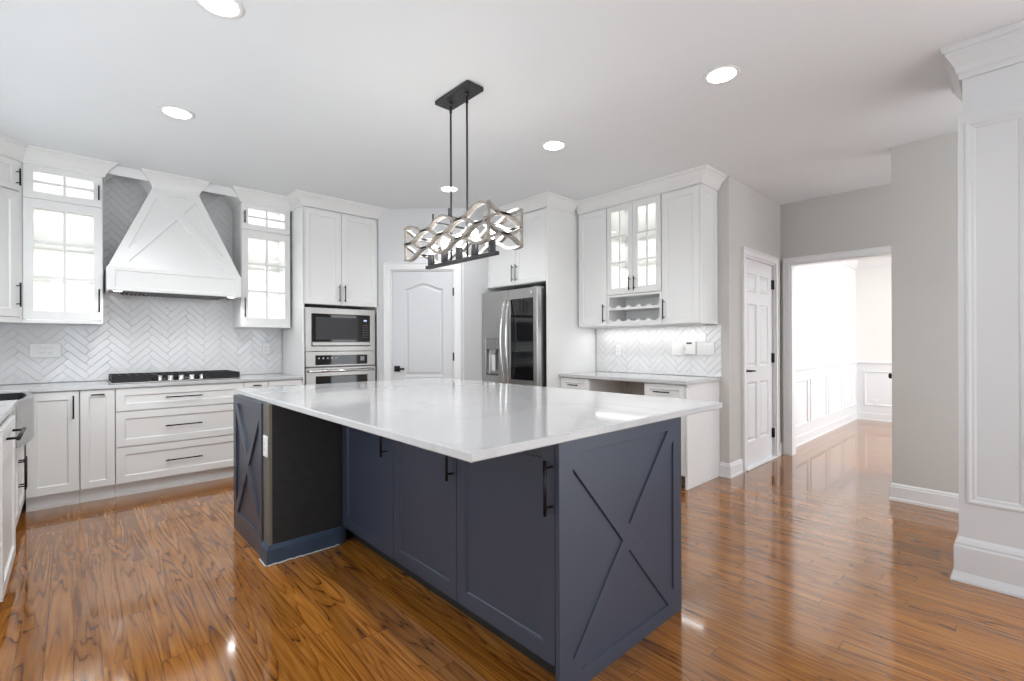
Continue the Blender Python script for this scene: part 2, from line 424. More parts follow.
# left wall with the sink window
WIN = ((3.05, 4.75, 1.10, 2.30), (.95, 2.80, .60, 2.30))  # second opening is added out of view to light the island doors
struct('wall_left', MB().relief(rect(-2.6, HW, 0, CEIL), [rect(*q) for q in WIN], 0, .12, through=True), PALEW, 'left wall with the sink window', loc=(LW, 0, 0), rot=90)  # near part carried on out of view to block side light
for k, (a, b, c, d) in enumerate(WIN):
    m_ = (a + b) / 2
    mb = MB().relief(rect(a - .08, b + .08, c - .08, d + .08), [rect(a + .04, m_ - .02, c + .04, d - .04), rect(m_ + .02, b - .04, c + .04, d - .04)], -.015, .03, through=True)
    w1 = struct('window_%d' % (k + 1), mb, TRIM, ('white window over the sink', 'added unseen window in the left wall, lighting the island doors')[k], loc=(LW, 0, 0), rot=90)
    MB().box(a + .01, b - .01, .03, .034, c + .01, d - .01).build('glass_pane', GLASS, w1)
struct('wall_rear_added', MB().relief(rect(LW - .12, 3.2, 0, CEIL), [rect(-.3, .95, .05, 2.5), rect(1.1, 2.6, .05, 2.5)], -2.72, .12, through=True), PALEW, 'unseen pale wall added behind the viewer to shape the daylight')  # added out of view: openings admit daylight, solid parts shade the column
# diagonal pantry wall
PC = 7.408
def diag(s): return ((PC + s * 2 ** .5) / 2, (PC - s * 2 ** .5) / 2)
s0, s1 = -1.684, -.727
px, py = diag(0)
ds0, ds1, dzt = -1.545, -.832, 2.048
struct('wall_pantry', MB().relief(notch(s0, s1, ds0, ds1, dzt), [], 0, .10), PALEW,
       'pale angled wall around the pantry door', loc=(px, py, 0), rot=-45)
ex, ey = diag(s1)
struct('wall_fridge_return', MB().box(ex + .004, 3.548, ey + .004, ey + .104, 0, CEIL), PALEW, 'short pale wall beside the fridge')
struct('wall_right', MB().box(FW, FW + .12, HALLY, HW, 0, CEIL), GREIGE, 'greige wall behind desk and fridge')
# hall wall with six panel door
hd0, hd1, hdz = 4.695, 5.515, 2.06
struct('wall_hall', MB().relief(notch(FW + .12, OPX + .12, hd0, hd1, hdz), [], HALLY, .12), GREIGE, 'greige hall wall around the six panel door')
# wall with cased opening (facing -X): local x = -Y
op0, op1, opz = -1.705, -.45, 2.072
struct('wall_opening', MB().relief(notch(-HALLY, .6, op0, op1, opz), [], 0, .12), GREIGE, 'greige wall with the cased opening', loc=(OPX, 0, 0), rot=-90)
struct('wall_grey', MB().box(GRX, GRX + .12, -.35, .687, 0, CEIL), GREIGE, 'greige wall stub right of the hall')
struct('wall_dining_left', MB().box(OPX + .12, 9.32, HALLY + .012, HALLY + .132, 0, CEIL), DINEW, 'bright left wall of the dining room')
struct('wall_dining_back', MB().box(9.2, 9.32, -1.6, HALLY + .012, 0, CEIL), DINEW, 'beige far wall of the dining room')

def casing(name, x0, x1, zt, wd, loc, rot, label, y=0.0, jd=.12, left=True, right=True):
    """door casing with an inner bead and the jamb lining"""
    mb = MB()
    pts_o = [(x0 - wd, 0), (x0 - wd, zt + wd), (x1 + wd, zt + wd), (x1 + wd, 0), (x1, 0), (x1, zt), (x0, zt), (x0, 0)]
    mb.relief(pts_o, [], y - .018, .018)
    b = .014
    mb.relief([(x0 - wd, 0), (x0 - wd, zt + wd), (x1 + wd, zt + wd), (x1 + wd, 0), (x1 + wd - b, 0), (x1 + wd - b, zt + wd - b), (x0 - wd + b, zt + wd - b), (x0 - wd + b, 0)], [], y - .026, .010)
    t = .016
    mb.relief([(x0, 0), (x0, zt), (x1, zt), (x1, 0), (x1 - t, 0), (x1 - t, zt - t), (x0 + t, zt - t), (x0 + t, 0)], [], y - .004, jd)
    return struct(name, mb, TRIM, label, .002, loc, rot)
casing('trim_1', ds0, ds1, dzt, .08, (px, py, 0), -45, 'white casing of the pantry door', jd=.10)
casing('trim_2', hd0, hd1, hdz, .068, (0, HALLY, 0), 0, 'white casing of the hall door')
casing('trim_3', op0, op1, opz, .065, (OPX, 0, 0), -90, 'white casing of the dining room opening', jd=.126)

# pantry door ---------------------------------------------------------
d1 = thing('door_1', 'white two panel arch top pantry door in the angled wall', 'door', (px, py, 0), -45); d1['kind'] = 'structure'
del d1['category']
a0, a1 = ds0 + .018, ds1 - .018
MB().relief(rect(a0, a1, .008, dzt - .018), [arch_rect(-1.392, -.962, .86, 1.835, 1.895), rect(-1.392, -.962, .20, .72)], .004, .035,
            ((.004, .006), (.016, .012), (.030, .012), (.045, .004))).build('door_leaf', PDOOR, d1, .001)
mb = MB().box(-1.508, -1.444, -.008, .006, .913, .977)
mb.cyl((-1.475, -.008, .945), (-1.475, -.05, .945), .009)
mb.tube([(-1.485, -.05, .945), (-1.44, -.052, .945), (-1.385, -.050, .945)], .011)
mb.build('lever_handle', BLACK, d1)
for z in (1.80, 1.08, .26): MB().cyl((a1 + .006, -.006, z - .045), (a1 + .006, -.006, z + .045), .0075).build('hinge', BLACK, d1)

# six panel hall door -------------------------------------------------
d2 = thing('door_2', 'white six panel door in the greige hall wall', 'door', (0, HALLY, 0)); d2['kind'] = 'structure'; del d2['category']
b0, b1 = hd0 + .018, hd1 - .018
cols = ((b0 + .115, b0 + .345), (b0 + .435, b0 + .665))
holes = [rect(c0, c1, z0, z1) for c0, c1 in cols for z0, z1 in ((.25, .83), (.985, 1.605), (1.725, 1.905))]
MB().relief(rect(b0, b1, .012, hdz - .018), holes, .022, .035, ((.004, .005), (.014, .010), (.022, .010), (.042, .003))).build('door_leaf', DOORW, d2, .001)
mb = MB().lathe([(.024, 0), (.024, .008), (.010, .012), (.010, .05)], n=16, M=Matrix.Translation((b0 + .06, .022, .95)) @ Matrix.Rotation(R(90), 4, 'X'))
mb.tube([(b0 + .05, -.03, .95), (b0 + .10, -.032, .95), (b0 + .165, -.03, .947)], .009)
mb.build('lever_handle', BLACK, d2)
for z in (1.84, 1.06, .26): MB().box(b1 - .022, b1 + .008, .008, .0215, z - .05, z + .05).cyl((b1 + .004, .006, z - .05), (b1 + .004, .006, z + .05), .008).build('hinge', BLACK, d2)
struct('trim_4', MB().box(hd0, hd1, HALLY - .03, HALLY + .10, .001, .014), TRIM, 'low white sill under the hall door', .003)

# baseboards -----------------------------------------------------------
def base(name, path, label, m=TRIM, sc=1.0): return struct(name, MB().sweep(path, [(o, z * sc) for o, z in BASEP]), m, label)
base('baseboard_hall_left', [(FW, 1.884), (FW, HALLY), (hd0 - .07, HALLY)], 'white baseboard beside the hall door')
base('baseboard_hall_right', [(hd1 + .07, HALLY), (OPX, HALLY), (OPX, -op0 + .067)], 'white baseboard in the hall corner')
base('baseboard_grey', [(GRX + .12, .687), (GRX, .687), (GRX, -.34)][::1] if False else [(GRX + .10, .687), (GRX, .687), (GRX, -.34)], 'white baseboard on the greige wall stub')
base('baseboard_fridge', [(ex + .3, ey + .004), (ex + .004, ey + .004)][::-1], 'white baseboard beside the fridge')
base('baseboard_dining_left', [(OPX + .13, HALLY + .012), (9.2, HALLY + .012), (9.2, -1.5)], 'tall white baseboard in the dining room', sc=1.05)

# dining wainscot, chair rail and crown ------------------------------------
wy = HALLY + .012
def wains(length, n, gap, x_off):
    hs = []; wdt = (length - gap * (n + 1)) / n
    for i in range(n): hs.append(rect(x_off + gap + i * (wdt + gap), x_off + gap + i * (wdt + gap) + wdt, .235, .775))
    return hs
PIC = ((.0, -.008), (.006, -.013), (.018, -.010), (.024, .004))
L1 = 9.2 - (OPX + .13)
struct('trim_5', MB().relief(rect(OPX + .13, 9.2, .13, .87), wains(L1, 4, .10, OPX + .13), -.012, .012, PIC), TRIM, 'white panelled wainscot on the left dining wall', loc=(0, wy, 0))
struct('trim_6', MB().relief(rect(-wy + .012, 1.5, .13, .87), wains(3.3, 6, .10, -wy + .012), -.012, .012, PIC), TRIM, 'white panelled wainscot on the far dining wall', loc=(9.2, 0, 0), rot=-90)
struct('trim_7', MB().sweep([(OPX + .13, wy), (9.2, wy), (9.2, -1.5)], [(0, .86), (.016, .86), (.018, .885), (.030, .893), (.034, .912), (.016, .922), (.010, .94), (0, .94)]), TRIM, 'white chair rail of the dining room')
struct('trim_8', MB().sweep([(OPX + .13, wy), (9.2, wy), (9.2, -1.5)], [(0, 2.39), (.018, 2.39), (.020, 2.43), (.028, 2.44), (.05, 2.50), (.09, 2.555), (.10, 2.56), (.11, 2.60), (.02, 2.61), (.02, CEIL - .001), (0, CEIL - .001)]), TRIM, 'deep white crown moulding of the dining room')

# panelled column at the right edge -------------------------------------
COLM = mat('shaded_column_paint', (.63, .635, .645), .3, noise=((2, 2, 2), .01))  # white paint darkened, putting the column's shade into its colour
def column():
    t = thing('paneled_column', 'wide white panelled column at the right edge of the kitchen', 'column', (3.352, 0, 0), -90)
    xl, xr = -.205, .30
    MB().box(xl, xr, 0, xr - xl, 0, CEIL - .001).build('shaft', COLM, t)
    MB().relief(rect(xl - .018, xr + .018, .20, 2.385), [rect(-.196, .030, .40, 2.335), rect(.075, .275, .40, 2.335)], -.018, .0175,
                ((0, -.003), (.006, -.006), (.014, -.006), (.022, -.001), (.034, .001), (.040, .005))).build('front_panel', COLM, t, .001)
    sid = rect(-(xr - xl) + .0, .018, .20, 2.385)
    MB().box(xl - .018, xl, 0, xr - xl, .20, 2.385).build('side_panel', COLM, t, .002)
    q = xr - xl
    MB().sweep([(xl, q), (xl, 0), (xr, 0), (xr, q)], [(0, 0), (.048, 0), (.048, .010), (.036, .050), (.036, .175), (.032, .186), (.032, .195), (.026, .21), (.018, .225), (0, .225)]).build('plinth', COLM, t)
    MB().sweep([(xl, q), (xl, 0), (xr, 0), (xr, q)], [(0, 2.565), (.012, 2.565), (.014, 2.590), (.022, 2.600), (.028, 2.628), (.046, 2.662), (.057, 2.680), (.060, 2.682), (.060, 2.695), (.072, 2.704), (.077, 2.716), (.077, CEIL - .001), (0, CEIL - .001)]).build('crown', COLM, t)
column()

# hall door swung open behind the stub, only its knob peeks out
t = thing('hall_closet_door', 'open white door behind the greige stub with its black knob peeking out', 'door', (4.80, .650, 0), 8.4)
MB().relief(rect(0, .78, .01, 2.04), [rect(.12, .35, .25, .83), rect(.43, .66, .25, .83), rect(.12, .35, .98, 1.9), rect(.43, .66, .98, 1.9)], 0, .035, ((.01, .008),)).build('door_leaf', DOORW, t)
MB().lathe([(.012, 0), (.012, .020), (.024, .026), (.026, .036), (.018, .046), (.004, .048)], n=16, M=Matrix.Translation((.745, .035, 0.912)) @ Matrix.Rotation(R(-90), 4, 'X')).build('knob', BLACK, t)

# ================================================================== BACKSPLASH (herringbone)
def herringbone(x0, x1, z0, z1, cuts=(), seed=1, Wt=.0508, n=4, g=.0028):
    rnd = random.Random(seed); mb = MB(); mb.box(x0, x1, .002, .006, z0, z1)
    s2 = 2 ** .5; span = max(x1 - x0, z1 - z0) * 1.6; K = int(span / Wt) + n * 3
    cx, cz = (x0 + x1) / 2, (z0 + z1) / 2
    def put(p0, p1, q0, q1):
        pts = [(p0 * Wt + g / 2, q0 * Wt + g / 2), (p1 * Wt - g / 2, q0 * Wt + g / 2), (p1 * Wt - g / 2, q1 * Wt - g / 2), (p0 * Wt + g / 2, q1 * Wt - g / 2)]
        P = [((a - b) / s2 + cx, (a + b) / s2 + cz) for a, b in pts]
        for a, b, c in ((1, 0, -x0), (-1, 0, x1), (0, 1, -z0), (0, -1, z1)):
            P = clip(P, a, b, c)
            if len(P) < 3: return
        P = ccw(P)
        if abs(area2(P)) < 2e-4: return
        I = inset(P, .0016); m = len(P); mx = sum(p[0] for p in P) / m; mz = sum(p[1] for p in P) / m
        ta, tb = rnd.gauss(0, .006), rnd.gauss(0, .006)
        vs = [(a, .002, b) for a, b in P] + [(a, -.0005, b) for a, b in P] + [(a, -.002 + ta * (a - mx) + tb * (b - mz), b) for a, b in I]
        fs = [tuple(2 * m + i for i in range(m))]
        for i in range(m):
            j = (i + 1) % m; fs += [(i, j, m + j, m + i), (m + i, m + j, 2 * m + j, 2 * m + i)]
        mb.add(vs, fs)
    for row in range(-K // (2 * n) - 2, K // (2 * n) + 3):
        for k in range(-K, K):
            put(k, k + n, k + 2 * n * row, k + 1 + 2 * n * row)
            put(k, k + 1, k + 1 + 2 * n * row, k + 1 + n + 2 * n * row)
    return mb
def backsplash(label, x0, x1, z0, z1, loc, rot, seed):
    t = thing('backsplash', label, 'backsplash', loc, rot)
    mb = herringbone(x0, x1, z0, z1, seed=seed)
    grout = MB(); grout.v, grout.f, grout.sm = mb.v[:8], mb.f[:6], mb.sm[:6]
    grout.build('grout_bed', GROUT, t)
    til = MB(); til.v = mb.v[8:]; til.f = [tuple(i - 8 for i in f) for f in mb.f[6:]]; til.sm = mb.sm[6:]
    o = til.build('herringbone_tile', TILE, t)
    return t
backsplash('white glazed herringbone tile wall behind the cooktop and hood', LW + .01, 1.683, .908, CEIL - .002, (0, HW - .0065, 0), 0, 3)
backsplash('brightly lit white herringbone tile above the desk counter', -3.268, -1.868, .908, 1.3925, (FW - .0065, 0, 0), -90, 8)

# soffit strips between the crowns
struct('trim_9', MB().box(.20, .52, 5.185, 5.205, 2.652, CEIL - .001), TRIM, 'narrow white fascia strip at the ceiling left of the hood')
struct('trim_10', MB().box(.87, 1.205, 5.185, 5.205, 2.652, CEIL - .001), TRIM, 'narrow white fascia strip at the ceiling right of the hood')

# ================================================================== HOOD WALL CABINETS
UF, BF = 5.19, 4.905
UB = 1.3925
def light_in(parent, x0, x1, y0, y1, z): lamp('cabinet_light', 'AREA', parent, ((x0 + x1) / 2, (y0 + y1) / 2, z), CABLIGHT_W, x1 - x0, y1 - y0, (1, .98, .95))
def glass_cab(x0, x1, left_h, label, crown_path):
    t = thing('glass_front_cabinet', label, 'cabinet', (x0, UF, 0))
    wd = x1 - x0; dep = HW - UF - .0105
    MB().open_box(0, wd, .021, dep, UB, CEIL - .06, .018).build('body', WHITE, t)
    MB().box(0, wd, .004, .021, UB, 1.418).build('light_rail', WHITE, t, .002)
    MB().box(0, wd, .006, .021, 2.635, CEIL - .05).build('top_rail', WHITE, t)
    hx = .026 if left_h else wd - .026
    glass_door(t, .004, wd - .004, 1.422, 2.352, (.062, wd - .058, 1.487, 2.285), 2, 3, ('v', hx, 1.49, 1.68))
    glass_door(t, .004, wd - .004, 2.358, 2.632, (.062, wd - .058, 2.412, 2.568), 2, 2, ('v', hx, 2.412, 2.532))
    MB().box(.019, wd - .019, .03, dep - .02, 2.344, 2.362).build('shelf', WHITE, t)
    for z in (1.752, 2.018): MB().box(.019, wd - .019, .05, dep - .02, z - .004, z + .004).build('glass_shelf', GLASS, t)
    light_in(t, .06, wd - .06, .08, dep - .04, CEIL - .085)
    for z in (2.338, 2.008, 1.742): light_in(t, .06, wd - .06, .08, dep - .04, z)
    crown_part(t, crown_path(wd, dep))
    return t
glass_cab(-.278, .190, False, 'white cabinet with lit muntin glass doors left of the hood', lambda w_, d: [(-.03, 0), (w_, 0), (w_, d)])
glass_cab(1.214, 1.672, True, 'white cabinet with lit muntin glass doors right of the hood', lambda w_, d: [(0, d), (0, 0), (w_ + .018, 0)])
# diagonal corner wall cabinet
t = thing('corner_wall_cabinet', 'plain white corner wall cabinet set at an angle, far left', 'cabinet', (-.278, UF, 0), 45)
wc = .363
MB().prism([(-wc, .021), (0, .021), (.235, .245), (-wc / 2 - .0, .60), (-wc - .235, .245)], UB, CEIL - .002).build('body', WHITE, t)
MB().box(-.016, .004, .003, .030, UB, CEIL - .05).build('stile', WHITE, t)
MB().box(-wc, -.016, .004, .021, UB, 1.431).build('light_rail', WHITE, t)
MB().box(-wc, -.016, .006, .021, 2.622, CEIL - .05).build('top_rail', WHITE, t)
shaker(t, -wc + .004, -.018, 1.435, 2.378, h=('v', -.040, 1.51, 1.692))
shaker(t, -wc + .004, -.018, 2.392, 2.62, .05, h=('v', -.040, 2.425, 2.552))
crown_part(t, [(-wc - .06, 0), (.03, 0)])

# range hood --------------------------------------------------------------
def hood():
    cx = .693
    t = thing('range_hood', 'white tapered wooden range hood with an X braced front', 'range hood', (cx, HW, 0))
    yb = -.0105
    ha, hn = .480, .168; ya, yn = -.485, -.335; za, zn = 1.862, 2.615
    # tapering shell
    mb = MB(); vs = [(-ha, yb, za), (-ha, ya + .012, za), (ha, ya + .012, za), (ha, yb, za), (-hn, yb, zn), (-hn, yn + .012, zn), (hn, yn + .012, zn), (hn, yb, zn)]
    mb.add(vs, [(0, 1, 5, 4), (1, 2, 6, 5), (2, 3, 7, 6), (4, 5, 6, 7), (0, 3, 2, 1), (0, 4, 7, 3)]); mb.build('canopy', WHITE, t)
    # front face in its own tilted plane
    hgt = math.hypot(zn - za, yn - ya); tilt = math.atan2(yn - ya, zn - za)
    Mx = Matrix.Translation((0, ya, za)) @ Matrix.Rotation(-tilt, 4, 'X')
    quad = [(-ha, 0), (ha, 0), (hn, hgt), (-hn, hgt)]
    inner = inset(quad, .058)
    inner = [(inner[0][0], .055), (inner[1][0], .055), inner[2], inner[3]]
    MB().relief(quad, x_pockets(inner, (0,), .038), -.002, .014, ((0, .010),), M=Mx).build('braced_front', WHITE, t, .0015)
    # apron box
    MB().relief(rect(-ha - .006, ha + .006, 1.668, 1.862), [rect(-ha + .045, ha - .045, 1.698, 1.832)], ya - .018, .05, ((0, .008),)).build('apron', WHITE, t, .0015)
    mb = MB().box(-ha - .006, -ha + .014, ya + .032, yb, 1.668, 1.862).box(ha - .014, ha + .006, ya + .032, yb, 1.668, 1.862); 
    a = MB(); a.add(mb.v[:8], mb.f[:6]); a.build('apron_side', WHITE, t); a = MB(); a.add(mb.v[8:], [tuple(i - 8 for i in f) for f in mb.f[6:]]); a.build('apron_side', WHITE, t)
    MB().box(-ha + .015, ha - .015, ya + .033, yb, 1.684, 1.70).build('liner', STEEL, t)
    fm = MB()
    for i in range(26):
        x = -.36 + i * .0288; fm.box(x - .009, x + .009, -.455, -.08, 1.664, 1.684)
    fm.box(-.38, .38, -.08, -.07, 1.672, 1.685)
    fm.build('baffle_filter', STEELD, t)
    for sx in (-1, 1):
        l = MB().lathe([(.026, 0), (.030, .004), (.030, .014)], (sx * .415, -.42, 1.666)).build('hood_light', LENS, t)
        lamp('hood_lamp', 'SPOT', t, (sx * .415, -.42, 1.655), 2.5, .03, col=(1, .98, .96))
    neck = MB().box(-hn, hn, yn, yb, zn, CEIL - .12).build('neck', WHITE, t)
    MB().sweep([(-hn, yb), (-hn, yn), (hn, yn), (hn, yb)], crown_prof(1.0, CEIL - .001)).build('crown', WHITE, t)
    MB().sweep([(-hn, yb), (-hn, yn), (hn, yn), (hn, yb)], [(0, 2.600), (.010, 2.600), (.010, 2.62), (0, 2.63)]).build('neck_bead', WHITE, t)
hood()

# tall oven cabinet ------------------------------------------------------
OX0, OX1 = 1.692, 2.520
t = thing('oven_tower_cabinet', 'tall white cabinet holding microwave and oven', 'cabinet', (OX0, BF, 0)); wd = OX1 - OX0
cd = HW - BF - .0105
MB().box(0, .02, .0, cd, .0, CEIL - .002).build('side_panel', WHITE, t, .002)
MB().box(wd - .02, wd, .0, cd, .0, CEIL - .002).build('side_panel', WHITE, t, .002)
MB().box(.02, wd - .02, .021, cd, 1.632, CEIL - .002).build('upper_box', WHITE, t)
MB().box(.02, wd - .02, .021, cd, .10, .30).build('lower_box', WHITE, t)
MB().box(.02, wd - .02, .55, cd, .30, 1.632).build('back_panel', WHITE, t)
MB().box(.02, wd - .02, .08, .10, 0, .10).build('toe_kick', WHITE, t)
shaker(t, .012, .401, 1.634, 2.605, h=('v', .372, 1.665, 1.845))
shaker(t, .405, wd - .010, 1.634, 2.605, h=('v', .432, 1.665, 1.845))
shaker(t, .022, wd - .022, .11, .29, .045)
crown_part(t, [(0, cd), (0, 0), (wd, 0), (wd, .03)])

def microwave():
    t = thing('built_in_microwave', 'stainless built-in microwave with black window above the oven', 'microwave', (1.716, BF - .004, 1.150))
    W_, H_ = .748, .446
    MB().relief(rect(0, W_, 0, H_), [rect(.058, .692, .05, .385)], -.012, .016, ((.006, .008),)).build('trim_frame', STEEL, t, .002)
    MB().box(.03, W_ - .03, .0, .42, .02, H_ - .02).build('case', STEELD, t)
    MB().box(.064, .686, -.014, -.004, .096, .379).build('door_glass', BLKGLASS, t, .002)
    MB().box(.066, .684, -.022, -.004, .056, .093).build('door_handle', STEEL, t, .004)
    MB().box(.10, .545, -.0148, -.0138, .12, .35).build('mesh_window', mat('microwave_mesh', (.02, .02, .021), .35, noise=((200, 200, 200), .3)), t)
    MB().box(.615, .650, -.0150, -.0138, .318, .334).build('clock_display', LED, t)
    kp = MB()
    for r_ in range(6):
        for c in range(3): kp.box(.605 + c * .022, .617 + c * .022, -.0146, -.0138, .14 + r_ * .026, .148 + r_ * .026)
    kp.build('keypad', mat('dim_keys', (.10, .10, .11), .5, noise=((5, 5, 5), .02)), t)
microwave()
def oven():
    t = thing('wall_oven', 'stainless wall oven under the microwave', 'oven', (1.716, BF - .004, .302))
    W_ = .748
    MB().box(.01, W_ - .01, .0, .50, 0, .845).build('case', STEELD, t)
    MB().box(0, W_, -.014, .004, .690, .845).build('control_fascia', STEEL, t, .003)
    MB().box(.095, .655, -.017, -.012, .706, .806).build('control_glass', BLKGLASS, t, .001)
    for i in range(5): MB().lathe([(.009, 0), (.009, .003)], n=12, M=Matrix.Translation((.13 + i * .045, -.0165, .775)) @ Matrix.Rotation(R(90), 4, 'X')).build('touch_key', PRINT, t)
    MB().box(.575, .620, -.0180, -.0168, .742, .788).build('dial_display', mat('dial', (.25, .26, .28), .4, noise=((5, 5, 5), .02)), t)
    d = MB().relief(rect(0, W_, .0, .680), [rect(.095, .655, .12, .590)], -.020, .022, ((.004, .006),)).build('oven_door', STEEL, t, .003)
    MB().box(.099, .651, -.016, -.0135, .124, .586).build('door_window', BLKGLASS, d)
    MB().tube([(.02, -.055, .645), (W_ / 2, -.060, .645), (W_ - .02, -.055, .645)], .014, 12).cyl((.05, -.02, .645), (.05, -.056, .645), .009).cyl((W_ - .05, -.02, .645), (W_ - .05, -.056, .645), .009).build('oven_handle', CHROME, d)
oven()

# base cabinets on the hood wall ------------------------------------------
CT = .905
def base_cab(label, x0, x1, loc, rot, depth=.60, cat='cabinet', toe=True, zt=.874, m=WHITE):
    t = thing('base_cabinet', label, cat, (loc[0], loc[1], 0), rot)
    MB().box(x0, x1, .021, depth, .10, zt).build('body', m, t)
    if toe: MB().box(x0, x1, .066, .086, 0, .10).box(x0, x1, .050, .066, 0, .018).build('toe_kick', m, t)
    return t
t = base_cab('white base cabinet with one tall door in the left corner', -.25, .040, (0, BF), 0)
shaker(t, -.248, .036, .112, .868, h=('v', .006, .662, .838))
t = base_cab('narrow white pull-out base cabinet left of the drawers', .042, .249, (0, BF), 0)
shaker(t, .044, .246, .112, .868, .05, h=('h', 0, .105, .185, .835), name='pull_out_front')
t = base_cab('wide white three drawer base cabinet under the cooktop', .251, 1.165, (0, BF), 0)
for (z0, z1, hz) in ((.690, .868, .782), (.404, .679, .543), (.112, .393, .252)):
    shaker(t, .254, 1.162, z0, z1, .055, h=('h', 0, .573, .833, hz), name='drawer')
t = base_cab('narrow white pull-out base cabinet right of the drawers', 1.167, 1.371, (0, BF), 0)
shaker(t, 1.169, 1.369, .112, .868, .05, h=('h', 0, 1.235, 1.305, .838), name='pull_out_front')
t = base_cab('white base cabinet beside the tall oven cabinet', 1.373, 1.689, (0, BF), 0)
shaker(t, 1.376, 1.686, .705, .868, .05, name='drawer'); shaker(t, 1.376, 1.686, .112, .698)

# sink run on the left wall ------------------------------------------------
LX = -.252
SD = LX - LW - .006
t = base_cab('white sink base cabinet with doors below the farmhouse sink', 3.86, 4.86, (LX, 0), 90, SD, zt=.612)
for sx in (3.867, 4.802): pass
MB().box(3.86, 3.945, .004, SD, .612, .874).build('stile_panel', WHITE, t); MB().box(4.805, 4.86, .004, SD, .612, .874).build('stile_panel', WHITE, t)
shaker(t, 3.865, 4.357, .112, .605, h=('v', 4.325, .30, .50)); shaker(t, 4.362, 4.855, .112, .605, h=('v', 4.392, .30, .50))
t = base_cab('narrow white drawer cabinet between dishwasher and sink', 3.685, 3.858, (LX, 0), 90, SD)
shaker(t, 3.688, 3.855, .112, .868, .045)
t = base_cab('white base cabinet at the near end of the sink run', 2.40, 3.020, (LX, 0), 90, SD)
shaker(t, 2.405, 2.708, .112, .868, h=('v', 2.68, .66, .84)); shaker(t, 2.712, 3.015, .112, .868, h=('v', 2.74, .66, .84))
t = thing('dishwasher', 'white panel front dishwasher with a black bar pull, left edge', 'dishwasher', (LX, 3.03, 0), 90)
MB().box(.005, .640, .03, SD - .02, .03, .868).build('tub', STEELD, t)
d = shaker(t, 0, .645, .100, .845, .06, name='front_panel', y=.0 + -.028); MB().box(.005, .64, -.008, .03, .10, .845).build('door_core', WHITE, t)
mb = MB().cyl((.14, -.068, .785), (.51, -.068, .785), .008)
for xx in (.175, .475): mb.cyl((xx, -.027, .785), (xx, -.068, .785), .006, 8)
mb.build('handle', BLACK, d)
MB().box(.02, .62, .06, .08, 0, .10).build('toe_kick', WHITE, t)
# farmhouse sink
def sink():
    t = thing('farmhouse_sink', 'stainless farmhouse sink with a bowed apron, left edge', 'sink', (0, 0, 0), 0)
    y0, y1 = 3.952, 4.798; xb, xf = LW + .10, -.236
    n = 14; front = [(xf + .052 * math.sin(math.pi * i / n) ** .8, y0 + (y1 - y0) * i / n) for i in range(n + 1)]
    outer = [(xb, y0)] + front + [(xb, y1)]
    outer = ccw(outer); inn = inset(outer, .035)
    N_ = len(outer); zt, zb = .893, .622
    vs = [(x, y, zb) for x, y in outer] + [(x, y, zt) for x, y in outer] + [(x, y, zt) for x, y in inn] + [(x, y, zb + .02) for x, y in inn]
    bowl = inset(inn, .001); b_ = [(x, y, zt - .004) for x, y in bowl] + [(x, y, zb + .021) for x, y in bowl]
    MB().add(b_, [tuple(N_ + i for i in range(N_))] + [(i, (i + 1) % N_, N_ + (i + 1) % N_, N_ + i) for i in range(N_)]).build('bowl', BLACKP, t)
    fs = [tuple(reversed(range(N_))), tuple(3 * N_ + i for i in range(N_))]
    for i in range(N_):
        j = (i + 1) % N_
        fs += [(i, j, N_ + j, N_ + i), (N_ + i, N_ + j, 2 * N_ + j, 2 * N_ + i), (2 * N_ + i, 2 * N_ + j, 3 * N_ + j, 3 * N_ + i)]
    MB().add(vs, fs).build('basin', mat('satin_sink_steel', (.50, .50, .50), .3, 1.0, noise=((4, 4, 200), .05)), t, .004, 2)
    MB().lathe([(.045, 0), (.05, .004), (.02, .006)], (-.52, 4.37, zb + .02)).build('drain', CHROME, t)
sink()
# L-shaped worktop, notched for the sink
poly = [(LW + .002, 2.38), (-.229, 2.38), (-.229, 3.945), (LW + .095, 3.945), (LW + .095, 4.805), (-.229, 4.805), (-.229, 4.889), (1.6895, 4.889), (1.6895, HW - .008), (LW + .002, HW - .008)]
tag(MB().prism(poly, .876, CT).build('worktop', QUARTZ, None, .003), 'white quartz L-shaped worktop along the back and left walls', 'worktop')

